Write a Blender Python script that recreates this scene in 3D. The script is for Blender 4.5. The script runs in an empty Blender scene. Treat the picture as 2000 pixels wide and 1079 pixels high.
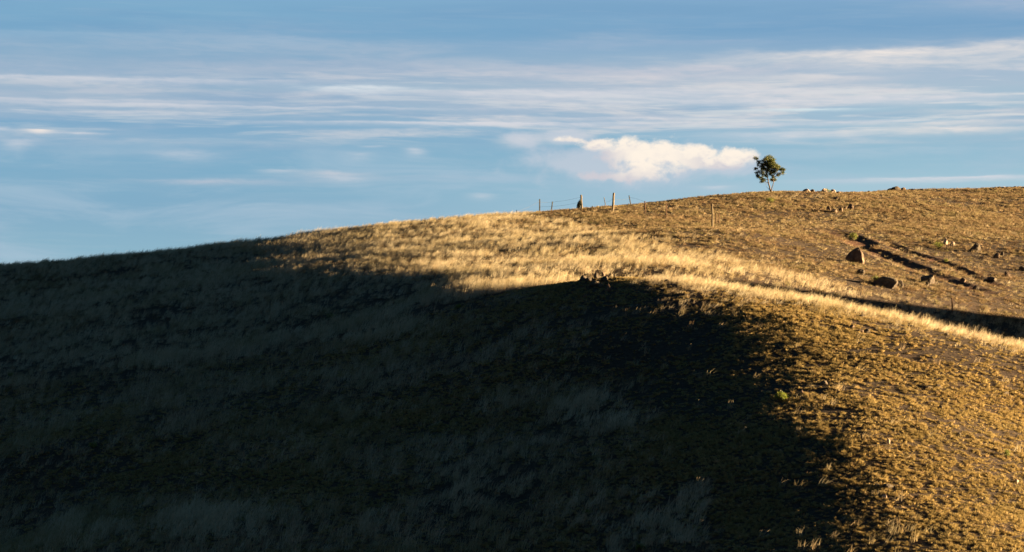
import bpy, bmesh, math, random
import numpy as np
from mathutils import Vector, Matrix

# ================================================================ camera, sun, sky, exposure
sc = bpy.context.scene
COL = sc.collection
SUN_EL = math.radians(6.0); SUN_AZ = math.radians(7.0)      # azimuth measured from +X towards +Y
SUN_DIR = Vector((math.cos(SUN_EL)*math.cos(SUN_AZ), math.cos(SUN_EL)*math.sin(SUN_AZ), math.sin(SUN_EL)))

cam_d = bpy.data.cameras.new('camera'); cam = bpy.data.objects.new('camera', cam_d); COL.objects.link(cam)
cam_d.sensor_width = 36.0; cam_d.lens = 36.0*4722.0/2000.0
cam_d.clip_start = 0.5; cam_d.clip_end = 20000
cam.location = (0, 0, 1.7)
cam.rotation_euler = (math.radians(90)+math.atan(260.5/4722.0), 0, 0)
sc.camera = cam

sc.view_settings.view_transform = 'Standard'; sc.view_settings.look = 'None'
sc.view_settings.exposure = 2.95; sc.view_settings.gamma = 1.0; sc.view_settings.use_curve_mapping = False
sc.cycles.max_bounces = 4; sc.cycles.diffuse_bounces = 2; sc.cycles.transmission_bounces = 2
sc.cycles.sample_clamp_indirect = 4.0

sun_d = bpy.data.lights.new('sun', 'SUN'); sun_d.energy = 5.0; sun_d.angle = math.radians(0.5)
sun_d.color = (1.0, 0.71, 0.36)
sun = bpy.data.objects.new('sun', sun_d); COL.objects.link(sun)
sun.rotation_euler = SUN_DIR.to_track_quat('Z', 'Y').to_euler()

def lin(r, g, b, a=1.0):
    f = lambda c: (c/255/12.92) if c/255 <= 0.04045 else ((c/255+0.055)/1.055)**2.4
    return (f(r), f(g), f(b), a)

class NT:
    """small helper to write node trees as expressions"""
    def __init__(s, tree): s.t = tree; s.n = tree.nodes; s.l = tree.links
    def new(s, kind, **kw):
        nd = s.n.new(kind)
        for k, v in kw.items(): setattr(nd, k, v)
        return nd
    def put(s, sock, v):
        if isinstance(v, bpy.types.NodeSocket): s.l.new(v, sock)
        elif v is not None: sock.default_value = v
    def m(s, op, a, b=None, c=None, clamp=False):
        nd = s.new('ShaderNodeMath', operation=op, use_clamp=clamp)
        s.put(nd.inputs[0], a); s.put(nd.inputs[1], b); s.put(nd.inputs[2], c)
        return nd.outputs[0]
    def ss(s, x, a, b):
        nd = s.new('ShaderNodeMapRange', interpolation_type='SMOOTHSTEP')
        s.put(nd.inputs[0], x); nd.inputs[1].default_value = a; nd.inputs[2].default_value = b
        return nd.outputs[0]
    def lerp(s, x, a, b, c, d):
        nd = s.new('ShaderNodeMapRange'); s.put(nd.inputs[0], x)
        for i, v in zip((1, 2, 3, 4), (a, b, c, d)): nd.inputs[i].default_value = v
        return nd.outputs[0]
    def mix(s, f, a, b, blend='MIX'):
        nd = s.new('ShaderNodeMix', data_type='RGBA', blend_type=blend)
        s.put(nd.inputs[0], f); s.put(nd.inputs[6], a); s.put(nd.inputs[7], b)
        return nd.outputs[2]
    def xyz(s, x, y, z=0.0):
        nd = s.new('ShaderNodeCombineXYZ'); s.put(nd.inputs[0], x); s.put(nd.inputs[1], y); s.put(nd.inputs[2], z)
        return nd.outputs[0]
    def noise(s, vec, scale=1.0, detail=4.0, rough=0.5, dist=0.0):
        nd = s.new('ShaderNodeTexNoise'); s.put(nd.inputs['Vector'], vec)
        nd.inputs['Scale'].default_value = scale; nd.inputs['Detail'].default_value = detail
        nd.inputs['Roughness'].default_value = rough; nd.inputs['Distortion'].default_value = dist
        return nd.outputs[0]
    def ramp(s, f, stops):
        nd = s.new('ShaderNodeValToRGB'); s.put(nd.inputs[0], f); e = nd.color_ramp.elements
        while len(e) < len(stops): e.new(0.5)
        for i, (p, c) in enumerate(stops): e[i].position = p; e[i].color = c
        return nd.outputs[0]

world = bpy.data.worlds.new('World'); sc.world = world; world.use_nodes = True
wt = world.node_tree; wt.nodes.clear(); w = NT(wt)
sky = w.new('ShaderNodeTexSky', sky_type='NISHITA', sun_disc=False)
sky.sun_elevation = SUN_EL; sky.sun_rotation = math.radians(90)-SUN_AZ
sky.air_density = 1.0; sky.dust_density = 0.6; sky.ozone_density = 2.0
tc = w.new('ShaderNodeTexCoord').outputs['Generated']
sp = w.new('ShaderNodeSeparateXYZ'); wt.links.new(tc, sp.inputs[0])
az = w.m('ARCTAN2', sp.outputs[0], sp.outputs[1])          # 0 along +Y, clockwise
el = w.m('ARCSINE', sp.outputs[2])
AX = w.m('MULTIPLY', az, 4.722)                             # thousandths of the lens focal length: +-1 over the picture
EY = w.m('MULTIPLY', el, 4.722)                             # 0 horizon, 0.8 top of the picture
WX = w.m('ADD', AX, 1.0)                                    # 0..2
WY = w.m('SUBTRACT', 0.8, EY)                               # 0 top .. 0.8 horizon
n_wob = w.noise(w.xyz(w.m('MULTIPLY', WX, 1.3), w.m('MULTIPLY', WY, 3.0), 3.1), 1.0, 3.0)
WYw = w.m('ADD', WY, w.m('MULTIPLY', w.m('SUBTRACT', n_wob, 0.5), 0.035))
tL = w.ramp(w.m('DIVIDE', WY, 0.8), [(0.0, lin(120,168,204)), (0.09, lin(112,162,200)), (0.17, lin(138,170,200)), (0.25, lin(146,176,202)),
    (0.31, lin(118,164,200)), (0.40, lin(118,168,200)), (0.52, lin(124,168,198)), (0.66, lin(142,182,202)), (1.0, lin(176,200,208))])
tR = w.ramp(w.m('DIVIDE', WY, 0.8), [(0.0, lin(126,166,204)), (0.08, lin(110,156,198)), (0.14, lin(144,174,204)), (0.22, lin(166,188,208)),
    (0.30, lin(156,188,210)), (0.38, lin(140,184,208)), (0.46, lin(164,198,214)), (0.6, lin(180,206,216)), (1.0, lin(196,210,214))])
base = w.mix(w.ss(w.m('ADD', WX, w.m('MULTIPLY', n_wob, 0.3)), 0.4, 1.9), tL, tR)
# cirrostratus bands: long thin streaks
def streak_noise(fx, fy, seed, lo, hi, detail=5.0, dist=0.25):
    v = w.xyz(w.m('MULTIPLY', WX, fx), w.m('MULTIPLY', w.m('SUBTRACT', WYw, w.m('MULTIPLY', WX, 0.010)), fy), seed)
    return w.ss(w.noise(v, 1.0, detail, 0.55, dist), lo, hi)
s_wide = streak_noise(1.5, 15.0, 1.7, 0.42, 0.64)
s_mid = streak_noise(2.8, 34.0, 8.3, 0.47, 0.66, 7.0)
s_fine = streak_noise(5.0, 85.0, 4.4, 0.50, 0.70, 6.0)
s_dark = streak_noise(1.3, 17.0, 12.9, 0.45, 0.70)
rip = w.lerp(w.noise(w.xyz(w.m('MULTIPLY', WX, 16.0), w.m('MULTIPLY', w.m('SUBTRACT', WYw, w.m('MULTIPLY', WX, 0.02)), 95.0), 61.0), 1.0, 5.0, 0.6, 0.4), 0.3, 0.7, 0.45, 1.35)
s_wide = w.m('MULTIPLY', s_wide, rip, clamp=True); s_mid = w.m('MULTIPLY', s_mid, rip, clamp=True)
bandA = w.m('MULTIPLY', w.ss(WY, 0.03, 0.12), w.ss(WY, 0.33, 0.20))
bandB = w.m('MULTIPLY', w.ss(WY, 0.10, 0.16), w.ss(WY, 0.30, 0.26))
right = w.lerp(WX, 0.2, 1.9, 0.42, 1.0)
c = w.mix(w.m('MULTIPLY', w.m('MULTIPLY', s_dark, 0.55), w.ss(WY, 0.36, 0.22)), base, lin(108,154,196))
c = w.mix(w.m('MULTIPLY', w.m('MULTIPLY', s_wide, 0.60), w.m('ADD', w.m('MULTIPLY', bandA, right), 0.22)), c, lin(180,190,209))
c = w.mix(w.m('MULTIPLY', w.m('MULTIPLY', s_mid, 1.0), w.m('MULTIPLY', bandB, right)), c, lin(222,217,220))
c = w.mix(w.m('MULTIPLY', w.m('MULTIPLY', s_fine, 0.75), w.m('ADD', w.m('MULTIPLY', w.m('MULTIPLY', w.ss(WY, 0.13, 0.18), w.ss(WY, 0.29, 0.25)), right), 0.06)), c, lin(222,222,224))
# faint soft veils low in the sky
veil = w.ss(w.noise(w.xyz(w.m('MULTIPLY', WX, 3.0), w.m('MULTIPLY', WY, 16.0), 21.0), 1.0, 6.0, 0.6, 0.6), 0.42, 0.70)
c = w.mix(w.m('MULTIPLY', w.m('MULTIPLY', veil, 0.55), w.ss(WY, 0.24, 0.34)), c, lin(172,194,214))
# single long streaks: x, y, half length, half thickness, amount, colour
WOB = [w.m('SUBTRACT', w.noise(w.xyz(w.m('MULTIPLY', WX, 6.0), w.m('MULTIPLY', WY, 30.0), q), 1.0, 4.0, 0.6), 0.5) for q in (31.0, 47.0)]
def streak(c, x, y, hx, hy, amt, col, seed):
    u = w.m('DIVIDE', w.m('SUBTRACT', WX, x), hx); 
    yy = w.m('ADD', WY, w.m('MULTIPLY', WOB[seed % 2], hy*1.6+0.010))
    v = w.m('DIVIDE', w.m('SUBTRACT', yy, y), hy)
    v = w.m('MAXIMUM', w.m('MULTIPLY', v, -1.7), w.m('MULTIPLY', v, 0.62))    # crisp above, trailing below
    r = w.m('ADD', w.m('MULTIPLY', u, u), w.m('MULTIPLY', v, v))
    f = w.m('EXPONENT', w.m('MULTIPLY', r, -1.0))
    return w.mix(w.m('MULTIPLY', w.m('MULTIPLY', f, amt), w.m('POWER', rip, 0.7), clamp=True), c, col)
W1 = lin(226,222,228); W2 = lin(244,232,226); LV = lin(180,188,208)
for i, (x, y, hx, hy, amt, col) in enumerate([
    (0.15,0.163,0.55,0.006,0.55,W1), (0.70,0.173,0.10,0.006,0.95,lin(232,236,240)), (0.10,0.205,0.45,0.004,0.5,W1), (0.35,0.188,0.6,0.018,0.35,LV),
    (0.45,0.212,0.5,0.003,0.5,W1), (1.02,0.181,0.26,0.008,0.65,W1), (1.35,0.183,0.4,0.010,0.5,W1), (0.95,0.241,0.40,0.0035,0.75,W1),
    (1.58,0.218,0.10,0.003,0.85,lin(222,236,240)), (1.72,0.113,0.26,0.014,0.85,W2), (1.30,0.140,0.32,0.015,0.60,lin(222,212,218)),
    (1.60,0.157,0.12,0.007,0.6,W2), (1.85,0.260,0.14,0.006,0.8,W2), (1.85,0.248,0.17,0.004,0.55,W2), (1.52,0.265,0.15,0.010,0.45,W1), (1.97,0.102,0.1,0.014,0.6,W2),
    (0.42,0.356,0.15,0.006,0.55,lin(196,198,212)), (0.65,0.341,0.075,0.009,0.62,lin(206,206,216)), (0.085,0.266,0.025,0.004,0.95,W2), (0.15,0.269,0.05,0.002,0.6,W1), (0.045,0.287,0.03,0.010,0.45,W1),
    (0.005,0.263,0.03,0.006,0.5,W1), (1.98,0.018,0.16,0.016,0.5,lin(176,186,210)), (0.05,0.080,0.28,0.007,0.35,lin(160,186,212)), (0.55,0.083,0.12,0.009,0.35,lin(168,188,212)),
    (1.12,0.088,0.18,0.008,0.35,lin(158,178,208)), (1.85,0.356,0.20,0.0045,0.75,W1), (1.40,0.085,0.15,0.006,0.3,lin(168,182,208)),
    (1.65,0.262,0.018,0.005,0.5,W2), (0.94,0.381,0.025,0.006,0.35,W1), (0.80,0.348,0.3,0.006,0.3,lin(176,192,212)), (0.78,0.130,0.55,0.020,0.45,LV), (1.90,0.155,0.3,0.016,0.35,lin(186,194,214)),
    (1.70,0.300,0.25,0.010,0.35,lin(190,206,220)), (0.36,0.305,0.06,0.010,0.35,W1), (0.81,0.297,0.02,0.006,0.45,W1), (0.70,0.302,0.03,0.008,0.3,W1), (0.725,0.288,0.02,0.002,0.3,W1), (0.54,0.336,0.035,0.004,0.4,W1), (0.68,0.350,0.04,0.006,0.3,W1), (1.015,0.272,0.035,0.010,0.55,W2), (1.10,0.268,0.04,0.006,0.5,W2), (1.45,0.200,0.35,0.006,0.5,W1), (1.78,0.200,0.2,0.008,0.5,W1), (1.92,0.228,0.12,0.006,0.45,W2), (1.25,0.232,0.2,0.003,0.4,W1), (1.62,0.245,0.25,0.004,0.45,W1), (0.25,0.228,0.25,0.004,0.3,W1), (1.40,0.366,0.03,0.004,0.4,W1),
    ]): c = streak(c, x, y, hx, hy, amt, col, i)
c = w.mix(0.14, c, lin(166,200,206))
# the lit cumulus left of the tree
cvx = w.xyz(w.m('MULTIPLY', WX, 14.0), w.m('MULTIPLY', WY, 20.0), 5.0)
cn = w.m('SUBTRACT', w.noise(cvx, 1.0, 6.0, 0.55, 0.3), 0.5)
cn2 = w.m('SUBTRACT', w.noise(w.xyz(w.m('MULTIPLY', WX, 45.0), w.m('MULTIPLY', WY, 60.0), 9.0), 1.0, 4.0, 0.6), 0.5)
def blobs(lst):
    acc = None
    for x, y, a, b in lst:
        u = w.m('DIVIDE', w.m('SUBTRACT', WX, x), a); v = w.m('DIVIDE', w.m('SUBTRACT', WY, y), b)
        d = w.m('SUBTRACT', 1.0, w.m('SQRT', w.m('ADD', w.m('MULTIPLY', u, u), w.m('MULTIPLY', v, v))))
        acc = d if acc is None else w.m('SMOOTH_MAX', acc, d, 0.12)
    return acc
d1 = blobs([(1.118,0.274,0.034,0.007),(1.168,0.281,0.055,0.015),(1.235,0.296,0.060,0.032),(1.295,0.306,0.065,0.038),(1.26,0.334,0.07,0.026),(1.355,0.306,0.070,0.026),(1.435,0.308,0.050,0.022),(1.40,0.320,0.08,0.018),(1.20,0.346,0.10,0.013)])
dd = w.m('ADD', w.m('ADD', d1, 0.06), w.m('ADD', w.m('MULTIPLY', cn, 2.3), w.m('MULTIPLY', cn2, 0.9)))
# the upper rim of the cloud is crisp, its underside thin and ragged
edge = w.m('POWER', w.ss(w.m('SUBTRACT', w.m('ADD', dd, 0.02), w.m('MULTIPLY', w.ss(w.m('SUBTRACT', WY, w.m('MULTIPLY', w.m('SUBTRACT', WX, 1.1), 0.06)), 0.280, 0.35), 0.18)), 0.0, 0.60), 0.8)
soft = blobs([(1.24,0.318,0.26,0.052),(1.13,0.316,0.11,0.038),(1.42,0.325,0.10,0.03),(1.02,0.272,0.05,0.02),(1.12,0.27,0.07,0.02)])
sdd = w.m('ADD', soft, w.m('MULTIPLY', cn, 1.4))
c = w.mix(w.m('MULTIPLY', w.ss(sdd, -0.05, 0.6), 0.75), c, lin(198,206,218))
shade = w.ss(w.m('ADD', w.m('ADD', w.m('MULTIPLY', w.m('SUBTRACT', WX, 1.10), 4.2), w.m('MULTIPLY', w.m('SUBTRACT', 0.32, WY), 9.0)), w.m('ADD', w.m('MULTIPLY', cn, 4.5), w.m('MULTIPLY', cn2, 2.5))), -0.7, 1.15)
under = w.m('SUBTRACT', WY, w.m('ADD', 0.262, w.m('MULTIPLY', w.m('SUBTRACT', WX, 1.10), 0.075)))
heart = w.m('MULTIPLY', w.ss(WX, 1.17, 1.24), w.ss(WX, 1.42, 1.30))
deep = w.ss(w.m('ADD', under, w.m('ADD', w.m('MULTIPLY', cn, 0.16), w.m('MULTIPLY', cn2, 0.05))), 0.060, 0.014)
shade = w.m('MULTIPLY', w.m('MAXIMUM', deep, w.m('MULTIPLY', heart, w.ss(w.m('ADD', under, w.m('MULTIPLY', cn, 0.12)), 0.105, 0.05))), w.m('ADD', 0.45, w.m('MULTIPLY', shade, 0.55)))
ccol = w.mix(shade, lin(206,204,212), lin(255,243,228))
c = w.mix(edge, c, ccol)
# the cloud veil lies low round the horizon; overhead the Sky Texture, mostly masked
veil_bg = w.new('ShaderNodeBackground'); w.put(veil_bg.inputs[0], c); veil_bg.inputs[1].default_value = 0.1294
# unseen dark layer added overhead to dim and blue the skylight
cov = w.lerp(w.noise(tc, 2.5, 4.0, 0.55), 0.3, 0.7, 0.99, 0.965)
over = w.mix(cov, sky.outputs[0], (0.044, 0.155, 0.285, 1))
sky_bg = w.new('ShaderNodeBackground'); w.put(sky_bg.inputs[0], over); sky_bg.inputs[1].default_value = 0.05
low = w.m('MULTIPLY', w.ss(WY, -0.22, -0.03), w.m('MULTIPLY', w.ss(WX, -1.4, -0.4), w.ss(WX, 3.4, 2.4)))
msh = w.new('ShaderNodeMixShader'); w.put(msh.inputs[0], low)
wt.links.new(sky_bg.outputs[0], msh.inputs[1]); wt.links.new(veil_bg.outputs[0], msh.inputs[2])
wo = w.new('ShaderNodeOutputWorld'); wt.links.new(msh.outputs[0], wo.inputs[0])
world.cycles.sampling_method = 'MANUAL'; world.cycles.sample_map_resolution = 1024

# ---------------------------------------------------------------- terrain heights
import numpy as np
F_PX = 4722.0; CXP = 1000.0; CYP = 539.5; PITCH = math.atan(260.5/4722.0); EYE = 1.7
def ray(px, py):
    """direction (per metre of depth Y) of a line of sight"""
    u = (px-CXP)/F_PX; v = (CYP-py)/F_PX
    c, s = math.cos(PITCH), math.sin(PITCH)
    dx, dy, dz = u, c - v*s, s + v*c
    return dx/dy, 1.0, dz/dy
def P(px, py, Y):
    d = ray(px, py); return (d[0]*Y, Y, EYE + d[2]*Y)
CTRL = []
for px, py, Y in [
    # crest of the hill against the sky
    (-350,560,182),(0,524,178),(250,502,176),(500,476,176),(750,442,180),(1000,421,188),(1200,404,196),(1400,384,208),(1500,377,218),(1600,379,221),(1700,379,224),(1850,377,230),(1700,377,236),(2000,372,245),(2300,372,255),
    # upper slope
    (0,570,160),(300,540,160),(600,495,162),(850,474,160),(1000,468,158),(1200,455,160),(1391,446,155),(1600,430,185),(1800,420,195),(2000,415,205),(2250,400,215),
    # lit bench
    (500,520,156),(700,513,146),(900,524,135),(1050,522,130),(1200,511,137),(1400,516,136),(1600,500,150),(1800,500,158),(2000,480,168),(2250,470,180),
    (1400,544,124),(1600,560,130),(1800,580,134),(2000,590,140),(2250,580,150),
    # crest of the near spur
    (1000,550,118),(900,548,124),(1150,545,112),(1300,548,110),(1500,578,107),(1700,612,104),(2000,680,100),(2250,745,97),
    # shaded face
    (-300,700,140),(-300,900,112),(-300,1150,92),
    (0,640,138),(250,620,135),(500,600,132),(750,545,133),(750,600,122),
    (0,760,116),(250,740,114),(500,720,112),(750,690,109),(1000,650,105),
    (0,900,98),(300,900,95),(600,880,92),(900,850,92),(1150,750,95),
    (0,1100,80),(400,1100,78),(800,1100,76),(1200,1100,75.5),
    # nose of the spur
    (1200,650,99.3),(1350,640,99.0),(1450,700,94.2),(1520,800,86.5),(1560,900,80.4),(1600,1100,71.2),
    (1700,700,94),(1850,750,91),(2000,800,90),(1750,850,82.5),(2000,950,80),(1850,1100,70.5),(2100,1100,72),(2300,900,88),(2300,1150,73),
    ]: CTRL.append(P(px, py, Y))
CTRL += [  # gully behind the spur
    (8,118,5.2),(14,117,4.2),(20,115,2.6),(27,113,0.6),(35,110,-1.8),(45,105,-4.5),
    # ground near and behind the camera
    (0,0,0),(-30,0,0.5),(30,0,-0.5),(0,-30,0.5),(0,20,-2.5),(-30,25,-3.5),(30,25,-4.5),(0,40,-6),(-30,45,-6.5),(30,45,-7.5),(0,55,-7.5),(-35,60,-7.5),(32,58,-8.0),
    (60,60,-11),(70,110,-6),(-60,60,-9),(-80,110,-6),(-70,150,0),
    # beyond the crest, then off-screen ground to the right
    (-70,200,4),(-45,215,5),(-20,225,9),(0,235,12),(25,245,16),(45,262,21.5),(30,250,20.5),(20,240,18.5),(62,272,22),(45,285,16),(75,290,18),(0,300,8),(-60,300,0),(60,330,12),
    (75,200,14),(90,240,19),(68,126,13.5),(68,132,14.35),(80,136,13.8),(71,139,11.8),(70,146,9.9),(70,157,9.5),(70,117,6),(95,150,8),(52,125,0),  # includes an unseen knoll, added and shaped to shade the gully
]
def rbf_fit(C, lam=30.0):
    C = np.array(C, float); n = len(C)
    xy = C[:, :2]/50.0; d2 = ((xy[:, None]-xy[None])**2).sum(-1)
    K = 0.5*d2*np.log(d2+1e-12) + lam*1e-4*np.eye(n)
    Q = np.c_[np.ones(n), xy]; A = np.block([[K, Q], [Q.T, np.zeros((3, 3))]])
    w = np.linalg.solve(A, np.r_[C[:, 2], 0, 0, 0]); return xy, w
_XY, _W = rbf_fit(CTRL)
def base_height(x, y):
    x = np.asarray(x, float); y = np.asarray(y, float); sh = x.shape
    q = np.c_[x.ravel(), y.ravel()]/50.0; out = np.empty(len(q)); n = len(_XY)
    for i in range(0, len(q), 20000):
        p = q[i:i+20000]; d2 = ((p[:, None]-_XY[None])**2).sum(-1)
        out[i:i+20000] = (0.5*d2*np.log(d2+1e-12))@_W[:n] + _W[n] + p@_W[n+1:]
    return out.reshape(sh)
def vnoise(x, y, wl, seed):
    """smooth value noise, wavelength wl metres, range about -1..1"""
    r = np.random.RandomState(seed).uniform(-1, 1, (256, 256))
    u = x/wl+1000.0; v = y/wl+1000.0
    i = np.floor(u).astype(int); j = np.floor(v).astype(int); a = u-i; b = v-j
    a = a*a*a*(a*(a*6-15)+10); b = b*b*b*(b*(b*6-15)+10)
    g = lambda p, q: r[p & 255, q & 255]
    return (g(i, j)*(1-a)+g(i+1, j)*a)*(1-b)+(g(i, j+1)*(1-a)+g(i+1, j+1)*a)*b
def axis(lo, hi, step, far, n):
    mid = np.arange(lo, hi+step, step); k = (np.arange(1, n+1)/n)
    return np.r_[lo-(far*k**2.6+step*k*n)[::-1], mid, mid[-1]+(far*k**2.6+step*k*n)]
GXS = axis(-48, 66, 0.30, 6000, 46); GYS = axis(64, 262, 0.30, 6000, 46)
GX, GY = np.meshgrid(GXS, GYS)
ox = np.maximum(np.maximum(-75-GX, GX-100), 0); oy = np.maximum(np.maximum(-35-GY, GY-320), 0)
dist = np.hypot(ox, oy); t = np.clip(dist/70, 0, 1); t = t*t*(3-2*t)
GZ = np.full(GX.shape, -14.0); msk = t < 1
GZ[msk] = base_height(GX[msk], GY[msk]); GZ = GZ*(1-t)-14.0*t
def vis_proj(x, y, z):
    c_, s_ = math.cos(PITCH), math.sin(PITCH)
    d = y*c_+(z-EYE)*s_; up = (z-EYE)*c_-y*s_
    return CXP+F_PX*x/np.maximum(d, 1), CYP-F_PX*up/np.maximum(d, 1)
def hgt(x, y):
    x = np.asarray(x, float); y = np.asarray(y, float)
    i = np.clip(np.searchsorted(GXS, x)-1, 0, len(GXS)-2); j = np.clip(np.searchsorted(GYS, y)-1, 0, len(GYS)-2)
    a = np.clip((x-GXS[i])/(GXS[i+1]-GXS[i]), 0, 1); b = np.clip((y-GYS[j])/(GYS[j+1]-GYS[j]), 0, 1)
    return (GZ[j, i]*(1-a)+GZ[j, i+1]*a)*(1-b)+(GZ[j+1, i]*(1-a)+GZ[j+1, i+1]*a)*b
def cast(px, py):
    """where the line of sight through a picture point meets the ground"""
    for k in range(60):
        d = ray(px, py+k*1.0)
        Y = np.arange(60, 262, 0.1); g = hgt(d[0]*Y, Y); below = np.nonzero(EYE+d[2]*Y < g)[0]
        if len(below):
            y = Y[below[0]]; return Vector((d[0]*y, y, float(hgt(d[0]*y, y))))
    return None
# undulation at several sizes, then the two eroded ruts
near = np.clip(1-dist/40, 0, 1)
soft_ = 0.055*vnoise(GX, GY, 9.0, 1)+0.04*vnoise(GX, GY, 3.7, 2)
calm = np.where(GY > 118, 0.5, 1.0); near = near*calm
GZ = GZ + near*(soft_+0.0)
GZ = GZ + near*(0.025*vnoise(GX, GY, 1.5, 3)+0.02*vnoise(GX, GY, 0.75, 4))
BARE = np.zeros(GX.shape)
def rut(pts, depth, width, fade=0.15):
    global GZ, BARE
    W_ = [cast(*p) for p in pts]; dmin = np.full(GX.shape, 1e9); tt = np.zeros(GX.shape); L = len(W_)-1
    sel = (GX > 10) & (GX < 50) & (GY > 110) & (GY < 240); x = GX[sel]+0.35*vnoise(GX[sel], GY[sel], 3.0, 11); y = GY[sel]+0.35*vnoise(GX[sel], GY[sel], 2.5, 12)
    best = np.full(x.shape, 1e9); bt = np.zeros(x.shape)
    for k in range(L):
        a, b = W_[k], W_[k+1]; vx, vy = b.x-a.x, b.y-a.y; q = np.clip(((x-a.x)*vx+(y-a.y)*vy)/(vx*vx+vy*vy), 0, 1)
        d = np.hypot(x-a.x-q*vx, y-a.y-q*vy); m = d < best; best[m] = d[m]; bt[m] = (k+q[m])/L
    env = np.clip(np.minimum(bt, 1-bt)/fade, 0.0, 1)
    env = np.where((bt <= 0) | (bt >= 1), 0, env)
    prof = np.exp(-(best/width)**4)
    GZ[sel] -= depth*prof*env*(1+0.4*vnoise(x, y, 1.8, 13))
    GZ[sel] += 0.06*np.exp(-((best-1.5*width)/(0.5*width))**2)*env
    BARE[sel] = np.maximum(BARE[sel], 0.9*np.exp(-(best/(width*1.25))**4)*env)
rut([(1610,446),(1650,462),(1690,483),(1735,503),(1790,524),(1850,546),(1905,566),(1960,584)], 0.15, 0.85)
rut([(1690,462),(1760,487),(1830,508),(1880,530),(1925,551),(1975,568)], 0.10, 0.55)
rut([(1860,384),(1900,379),(1945,374),(2010,370)], 0.04, 0.7)
# low bank of broken ground under the rocks on the spur
k0 = cast(1160, 552)
GZ += 0.12*np.exp(-(((GX-k0.x)/1.6)**2+((GY-k0.y)/1.2)**2))*(1+0.5*vnoise(GX, GY, 0.6, 21))

def material(name):
    m = bpy.data.materials.new(name); m.use_nodes = True; m.node_tree.nodes.clear(); return m, NT(m.node_tree)
def finish(n, shader, disp=None):
    o = n.new('ShaderNodeOutputMaterial'); n.l.new(shader, o.inputs[0])
def principled(n, col, rough=0.9, normal=None, spec=0.2):
    b = n.new('ShaderNodeBsdfPrincipled'); n.put(b.inputs['Base Color'], col); b.inputs['Roughness'].default_value = rough
    b.inputs['Specular IOR Level'].default_value = spec
    if normal is not None: n.l.new(normal, b.inputs['Normal'])
    return b.outputs[0]
def bump(n, h, dist, strength=1.0):
    b = n.new('ShaderNodeBump'); n.l.new(h, b.inputs['Height']); b.inputs['Distance'].default_value = dist; b.inputs['Strength'].default_value = strength
    return b.outputs[0]

# soil
m_soil, n = material('soil')
pos = n.new('ShaderNodeNewGeometry').outputs['Position']
at_ = n.new('ShaderNodeAttribute', attribute_name='bare')
nz = n.noise(pos, 0.5, 5.0, 0.6); nf = n.noise(pos, 7.0, 5.0, 0.65); nff = n.noise(pos, 24.0, 3.0, 0.6)
col = n.ramp(nf, [(0.3, (0.022,0.015,0.012,1)), (0.52, (0.052,0.034,0.025,1)), (0.74, (0.16,0.11,0.07,1))])
col = n.mix(n.m('MULTIPLY', n.ss(nz, 0.42, 0.66), 0.5), col, (0.07,0.042,0.03,1))
red = n.ramp(nff, [(0.3, (0.085,0.038,0.025,1)), (0.7, (0.21,0.095,0.056,1))])
col = n.mix(at_.outputs['Fac'], col, red)
finish(n, principled(n, col, 0.95, bump(n, n.m('ADD', nf, n.m('MULTIPLY', nff, 0.4)), 0.06)))

def grid_object(name):
    ny, nx = GX.shape
    co = np.stack([GX, GY, GZ], -1).reshape(-1, 3).astype(np.float32)
    idx = np.arange(nx*ny).reshape(ny, nx)
    f = np.stack([idx[:-1, :-1], idx[:-1, 1:], idx[1:, 1:], idx[1:, :-1]], -1).reshape(-1)
    me = bpy.data.meshes.new(name); me.vertices.add(len(co)); me.vertices.foreach_set('co', co.ravel())
    nf_ = len(f)//4; me.loops.add(len(f)); me.loops.foreach_set('vertex_index', f.astype(np.int32))
    me.polygons.add(nf_); me.polygons.foreach_set('loop_start', np.arange(0, len(f), 4, dtype=np.int32))
    me.polygons.foreach_set('use_smooth', np.ones(nf_, bool))
    me.update(calc_edges=True)
    a = me.attributes.new('bare', 'FLOAT', 'POINT'); a.data.foreach_set('value', BARE.ravel().astype(np.float32))
    me.materials.append(m_soil)
    o = bpy.data.objects.new(name, me); COL.objects.link(o); return o
BARE *= np.clip(0.75+0.6*vnoise(GX, GY, 1.1, 71), 0.25, 1)
ground = grid_object('hillside'); ground['kind'] = 'structure'
# ================================================================ grass
def mesh_from(name, verts, faces, mat, smooth=False):
    me = bpy.data.meshes.new(name); me.from_pydata([tuple(v) for v in verts], [], faces); me.materials.append(mat)
    if smooth: me.polygons.foreach_set('use_smooth', np.ones(len(me.polygons), bool))
    me.update(); return me
def grass_material(name, stops, patch, pamt, transl=0.42):
    m, n = material(name)
    oi = n.new('ShaderNodeObjectInfo'); pos = n.new('ShaderNodeNewGeometry').outputs['Position']
    col = n.ramp(oi.outputs['Random'], stops)
    pn = n.noise(pos, 0.22, 3.0, 0.6)
    col = n.mix(n.m('MULTIPLY', n.ss(pn, 0.40, 0.66), pamt), col, patch)
    hn = n.noise(pos, 9.0, 2.0, 0.5); col = n.mix(1.0, col, n.ramp(hn, [(0.3, (0.68,0.68,0.68,1)), (0.7, (1.2,1.2,1.2,1))]), 'MULTIPLY')
    d = n.new('ShaderNodeBsdfDiffuse'); n.put(d.inputs[0], col)
    t_ = n.new('ShaderNodeBsdfTranslucent'); n.put(t_.inputs[0], col)
    mx = n.new('ShaderNodeMixShader'); mx.inputs[0].default_value = transl; n.l.new(d.outputs[0], mx.inputs[1]); n.l.new(t_.outputs[0], mx.inputs[2])
    finish(n, mx.outputs[0]); return m
m_dry = grass_material('dry_straw', [(0.0, (0.22,0.165,0.11,1)), (0.25, (0.48,0.385,0.26,1)), (0.7, (0.70,0.60,0.44,1)), (1.0, (0.48,0.34,0.21,1))], (0.33,0.27,0.11,1), 0.45)
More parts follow.
